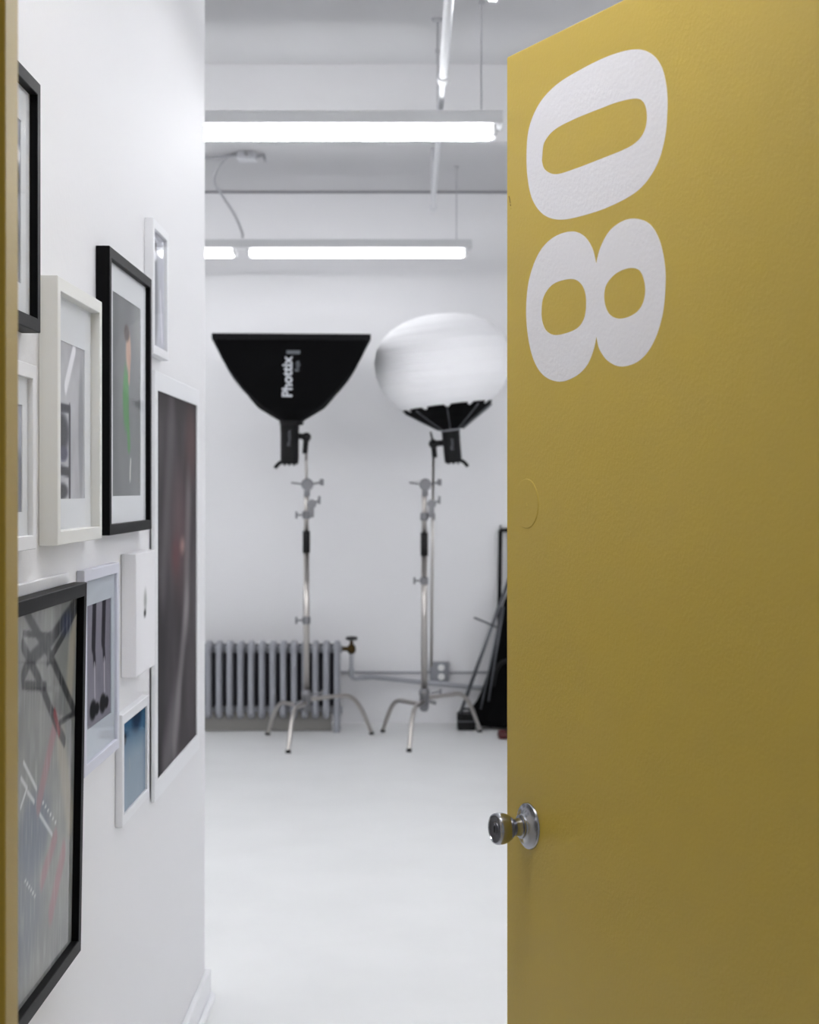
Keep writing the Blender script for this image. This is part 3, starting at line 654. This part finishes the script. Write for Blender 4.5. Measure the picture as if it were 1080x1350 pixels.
r1 = [bm.verts.new(p + Vector((0, 0, .012))) for p in lo]; r2 = [bm.verts.new(p - Vector((0, 0, .02))) for p in lo]; r3 = [bm.verts.new(p - Vector((0, 0, .02))) for p in [Vector(p) for p in sbring(1.0, .985)]]; r4 = [bm.verts.new(p + Vector((0, 0, .012))) for p in [Vector(p) for p in sbring(1.0, .985)]]
for A, B in ((r1, r2), (r2, r3), (r3, r4), (r4, r1)):
    for j in range(n_): bm.faces.new((A[j], A[(j + 1) % n_], B[(j + 1) % n_], B[j]))
obj('rim_binding', bm, M['fabric_edge'], sb)
bm = BM(); bm.faces.new([bm.verts.new(Vector(p) - Vector((0, 0, .015))) for p in sbring(1.0, .984)]); obj('front_diffuser', bm, M['diffuser'], sb)
for cidx in range(4):
    bm = BM(); tube(bm, [Vector(sbring(q / 16, 1.0)[cidx * 14]) + Vector((0, 0, 0)) for q in range(17)], .006, 6); obj('rod', bm, M['fabric_edge'], sb, True)
bm = BM(); lathe(bm, [(.060, -.02), (.068, -.015), (.068, .02), (.06, .025)], (sx, sy, NK), (0, 0, 1), 30); obj('speed_ring', bm, M['plastic'], sb, True, 40)
def on_front(x, z, off=.004):      # the softbox's near face at a sideways offset and height
    t = (z - NK) / (TP - NK); h = hw(t); q = max(-1, min(1, x / h)); sag = .045 * (1 - q * q) * math.sin(PI * t) * h / .42
    b = -h + sag - off
    r = math.hypot(x, b); k2 = (1 - t) ** 2; f = 1 - k2 * (1 - min(1, h / r))
    return Vector((sx + x * math.cos(rotz) - b * f * math.sin(rotz), sy + x * math.sin(rotz) + b * f * math.cos(rotz), z))
def letter(name, txt, size, px, py, m, bold=0, sxx=1.0):
    bm = text_mesh(txt, size, bold)
    bmesh.ops.triangulate(bm, faces=bm.faces[:])
    bmesh.ops.subdivide_edges(bm, edges=[e for e in bm.edges if e.calc_length() > .02], cuts=2, use_grid_fill=False)
    yy = sy - .38; x0 = (px - 543) / F * yy - sx; z0 = EYE + (645 - py) / F * yy
    for v in bm.verts: v.co = on_front(x0 - v.co.y, z0 + v.co.x * sxx, .006)
    return obj(name, bm, m, sb)
letter('logo', 'Phottix', .078, 378.5, 522, M['print_white'], .0022, .93)
letter('small_lettering', 'Raja', .034, 388, 489, M['print_grey'], .0006)
yy = sy - .40
bm = BM()
for (x, z, ww, hh) in ((-.005, zz(463.5, yy), .030, .008),): 
    vs = [bm.verts.new(on_front((a - 543) / F * yy - sx, EYE + (645 - b) / F * yy, .007)) for a, b in ((371, 466), (379, 466), (389, 466), (389, 461.5), (379, 461.5), (371, 461.5))]
    bm.faces.new(vs)
obj('logo_bar', bm, M['print_grey'], sb)

# ---------------------------------------------------------------- white lantern
lx, ly = (581.5 - 543) / F * c2y, c2y + .02
tl = -.12
la = thing('lantern_softbox', 'round white fabric lantern with a black skirt on the right stand', 'softbox', (lx, ly, zz(566, c2y)))
ax = Vector((math.sin(tl), 0, math.cos(tl))); base = Vector(((594 - 543) / F * c2y, ly, zz(566, c2y)))
def lr(t):          # radius of the globe along its axis, t metres above the neck
    pts = [(.0, .058), (.035, .11), (.07, .165), (.115, .235), (.17, .300), (.22, .342), (.28, .374), (.35, .389), (.42, .389), (.48, .374), (.54, .335), (.585, .285), (.625, .21), (.650, .12), (.660, .0)]
    for (a, x), (b, y) in zip(pts, pts[1:]):
        if t <= b: return x + (y - x) * ss(0, 1, (t - a) / (b - a)) * .3 + (y - x) * .7 * (t - a) / (b - a)
    return 0
sd_ = ax.cross(Vector((0, 1, 0))).normalized(); fw_ = Vector((0, 1, 0))
def globe(bm, t0, t1, nr, na, off=0, pleat=True, jag=0):
    rg = []
    for i in range(nr + 1):
        row = []
        for j in range(na):
            a = 2 * PI * j / na; t = t0 + (t1 - t0) * i / nr
            if jag and i == nr: t += jag * (1 if (j // 2) % 5 else -1.6)
            r = lr(t) + off
            gore = 1 - .018 * abs(math.cos(a * 4)) ** 6
            cr = .0035 * math.sin(t * 150 + math.sin(a * 3) * 1.5) * max(0, math.sin(a * 2.5 + 1)) * blob(t, 0, .38, 0, .13, 1, .6) if pleat else 0
            r = r * gore + cr
            row.append(bm.verts.new(base + ax * t + (sd_ * math.cos(a) + fw_ * math.sin(a)) * max(r, .001)))
        rg.append(row)
    for A, B in zip(rg, rg[1:]):
        for j in range(na): bm.faces.new((A[j], A[(j + 1) % na], B[(j + 1) % na], B[j]))
    return rg
bm = BM(); rg = globe(bm, .09, .66, 90, 120); bm.faces.new(rg[-1]); obj('globe', bm, M['diffuser'], la, True)
bm = BM(); globe(bm, .0, .128, 14, 120, .004, False, .006); obj('skirt', bm, M['fabric'], la, True)
bm = BM(); lathe(bm, [(.052, -.012), (.056, -.01), (.056, .01), (.05, .012)], base, ax, 30); obj('speed_ring', bm, M['galv'], la, True, 40)
for j in range(8):
    a = 2 * PI * (j + .05) / 8
    bm = BM(); tube(bm, [base + ax * q + (sd_ * math.cos(a) + fw_ * math.sin(a)) * (lr(q) + .007) for q in (.0, .03, .06, .09, .12)], .004, 6); obj('rod', bm, M['silver'], la, True)
bm = BM(); a = PI; dr = -sd_ if sd_.x < 0 else sd_
tube(bm, [base + ax * q + dr * (lr(q) + .010) for q in (.0, .03, .06, .095, .12)], .009, 8); obj('zip_flap', bm, M['silver'], la, True)

# ---------------------------------------------------------------- gear leaning in the corner beside the door edge
fl = thing('flag_frame', 'tall thin black flag frame leaning at the door edge', 'light flag', P(662, 790, 10.4))
bm = BM(); a, b = P(658.5, 800, 10.40), P(660, 699, 10.42); tube(bm, [a, b], .013, 10); tube(bm, [b, b + Vector((.5, 0, .0))], .012, 10); tube(bm, [b + Vector((.5, 0, 0)), a + Vector((.5, 0, 0))], .012, 10); tube(bm, [b, b + Vector((0, 0, .03))], .005, 8)
tube(bm, [a, Vector((a.x - .01, 10.40, .02))], .012, 10); tube(bm, [a + Vector((.5, 0, 0)), Vector((a.x + .5, 10.40, .02))], .012, 10); obj('frame', bm, M['plastic'], fl, True)
bm = BM(); q = [b + Vector((.02, 0, -.02)), b + Vector((.49, 0, -.02)), a + Vector((.49, 0, -.55)), a + Vector((.03, 0, -.55))]
nn = 10; gv = [[bm.verts.new(q[0].lerp(q[3], j / nn).lerp(q[1].lerp(q[2], j / nn), i / nn) + Vector((.03, .006 * math.sin(i * 1.1 + j * .4), 0))) for i in range(nn + 1)] for j in range(nn + 1)]
for j in range(nn):
    for i in range(nn): bm.faces.new((gv[j][i], gv[j][i + 1], gv[j + 1][i + 1], gv[j + 1][i]))
o = obj('net', bm, M['cloth'], fl, True); sm = o.modifiers.new('s', 'SOLIDIFY'); sm.thickness = .004
bg_ = thing('equipment_bag', 'slumped black cloth stand bag leaning at the door edge', 'bag', P(650, 962, 10.0))
# folds: stacked irregular sections leaning up to the right
bm = BM(); rows = []
sil = [(962, 612, 760), (945, 614, 760), (925, 632, 755), (900, 640, 750), (870, 648, 745), (840, 655, 740), (815, 660, 735), (795, 664, 728), (778, 672, 715), (765, 684, 700)]
for k, (py, xa, xb) in enumerate(sil):
    yb_ = 10.19 + .010 * k; pa = P(xa, py, yb_); pb = P(xb, py, yb_); cc = (pa + pb) / 2; rx = (pb.x - pa.x) / 2; ryy = .115 * (1 - k * .07)
    row = []
    for j in range(48):
        a = 2 * PI * j / 48; f = 1 + .07 * math.sin(a * 9 + k * .5) + .03 * math.sin(a * 17 + k)
        if k == 0: f *= 1.02
        row.append(bm.verts.new((cc.x + math.cos(a) * rx * f, cc.y + math.sin(a) * ryy * f, max(.004, cc.z if k else .004))))
    rows.append(row)
for A, B in zip(rows, rows[1:]):
    for j in range(48): bm.faces.new((A[j], A[(j + 1) % 48], B[(j + 1) % 48], B[j]))
bm.faces.new(rows[0]); bm.faces.new(rows[-1]); o = obj('bag_body', bm, M['cloth'], bg_, True); o.modifiers.new('s', 'SUBSURF').render_levels = 1
bm = BM(); pts = [P(650, 905, 10.09), P(654, 885, 10.10), P(664, 872, 10.11), P(680, 870, 10.13)]; tube(bm, smoothpts(pts, 6), .012, 8); obj('strap', bm, M['plastic'], bg_, True)
kb = thing('equipment_case', 'small black case on the floor left of the cloth bag', 'case', P(622, 963, 9.9))
a, b = P(603, 963, 10.12), P(640, 941, 10.12)
bm = BM(); box(bm, (a.x, 10.10, .002), (b.x - .06, 10.25, b.z), .012); cb = obj('case_body', bm, M['plastic'], kb)
bm = BM(); box(bm, (a.x - .002, 10.096, .052), (b.x - .058, 10.252, .058)); obj('seam', bm, M['silver'], kb)
bm = BM(); tube(bm, smoothpts([(a.x + .03, 10.17, b.z), (a.x + .035, 10.17, b.z + .02), (b.x - .09, 10.17, b.z + .02), (b.x - .085, 10.17, b.z)], 4), .006, 8); obj('handle', bm, M['plastic'], kb, True)
rd = thing('sandbag', 'dark red bag end on the floor against the door edge', 'bag', P(672, 968, 9.82))
a = P(656, 971, 9.80)
bm = BM(); box(bm, (a.x, 9.74, .002), (a.x + .16, 9.84, .045), .018); obj('bag_body', bm, M['red'], rd, True)
bm = BM(); box(bm, (a.x + .05, 9.738, .03), (a.x + .09, 9.842, .052), .004); obj('strap', bm, M['plastic'], rd)
ls = thing('folded_stand', 'silver folded light stand leaning in front of the black bag', 'light stand', P(607, 945, 9.85))
def stick(pa, pb, r, nm, m='silver'):
    bm = BM(); tube(bm, [pa, pb], r, 10); return obj(nm, bm, M[m], ls, True)
stick(P(606, 943, 10.07), P(672, 762, 10.09), .011, 'pole'); stick(P(634, 935, 10.06), P(662, 800, 10.07), .006, 'leg'); stick(P(644, 925, 10.06), P(664, 800, 10.07), .006, 'leg')
stick(P(625, 814, 10.05), P(656, 827, 10.06), .006, 'crossbar')
bm = BM(); lathe(bm, [(0, 0), (.014, 0), (.014, .03), (0, .03)], P(605, 947, 10.07), P(672, 762, 10.09) - P(606, 943, 10.07), 12); obj('rubber_foot', bm, M['plastic'], ls)
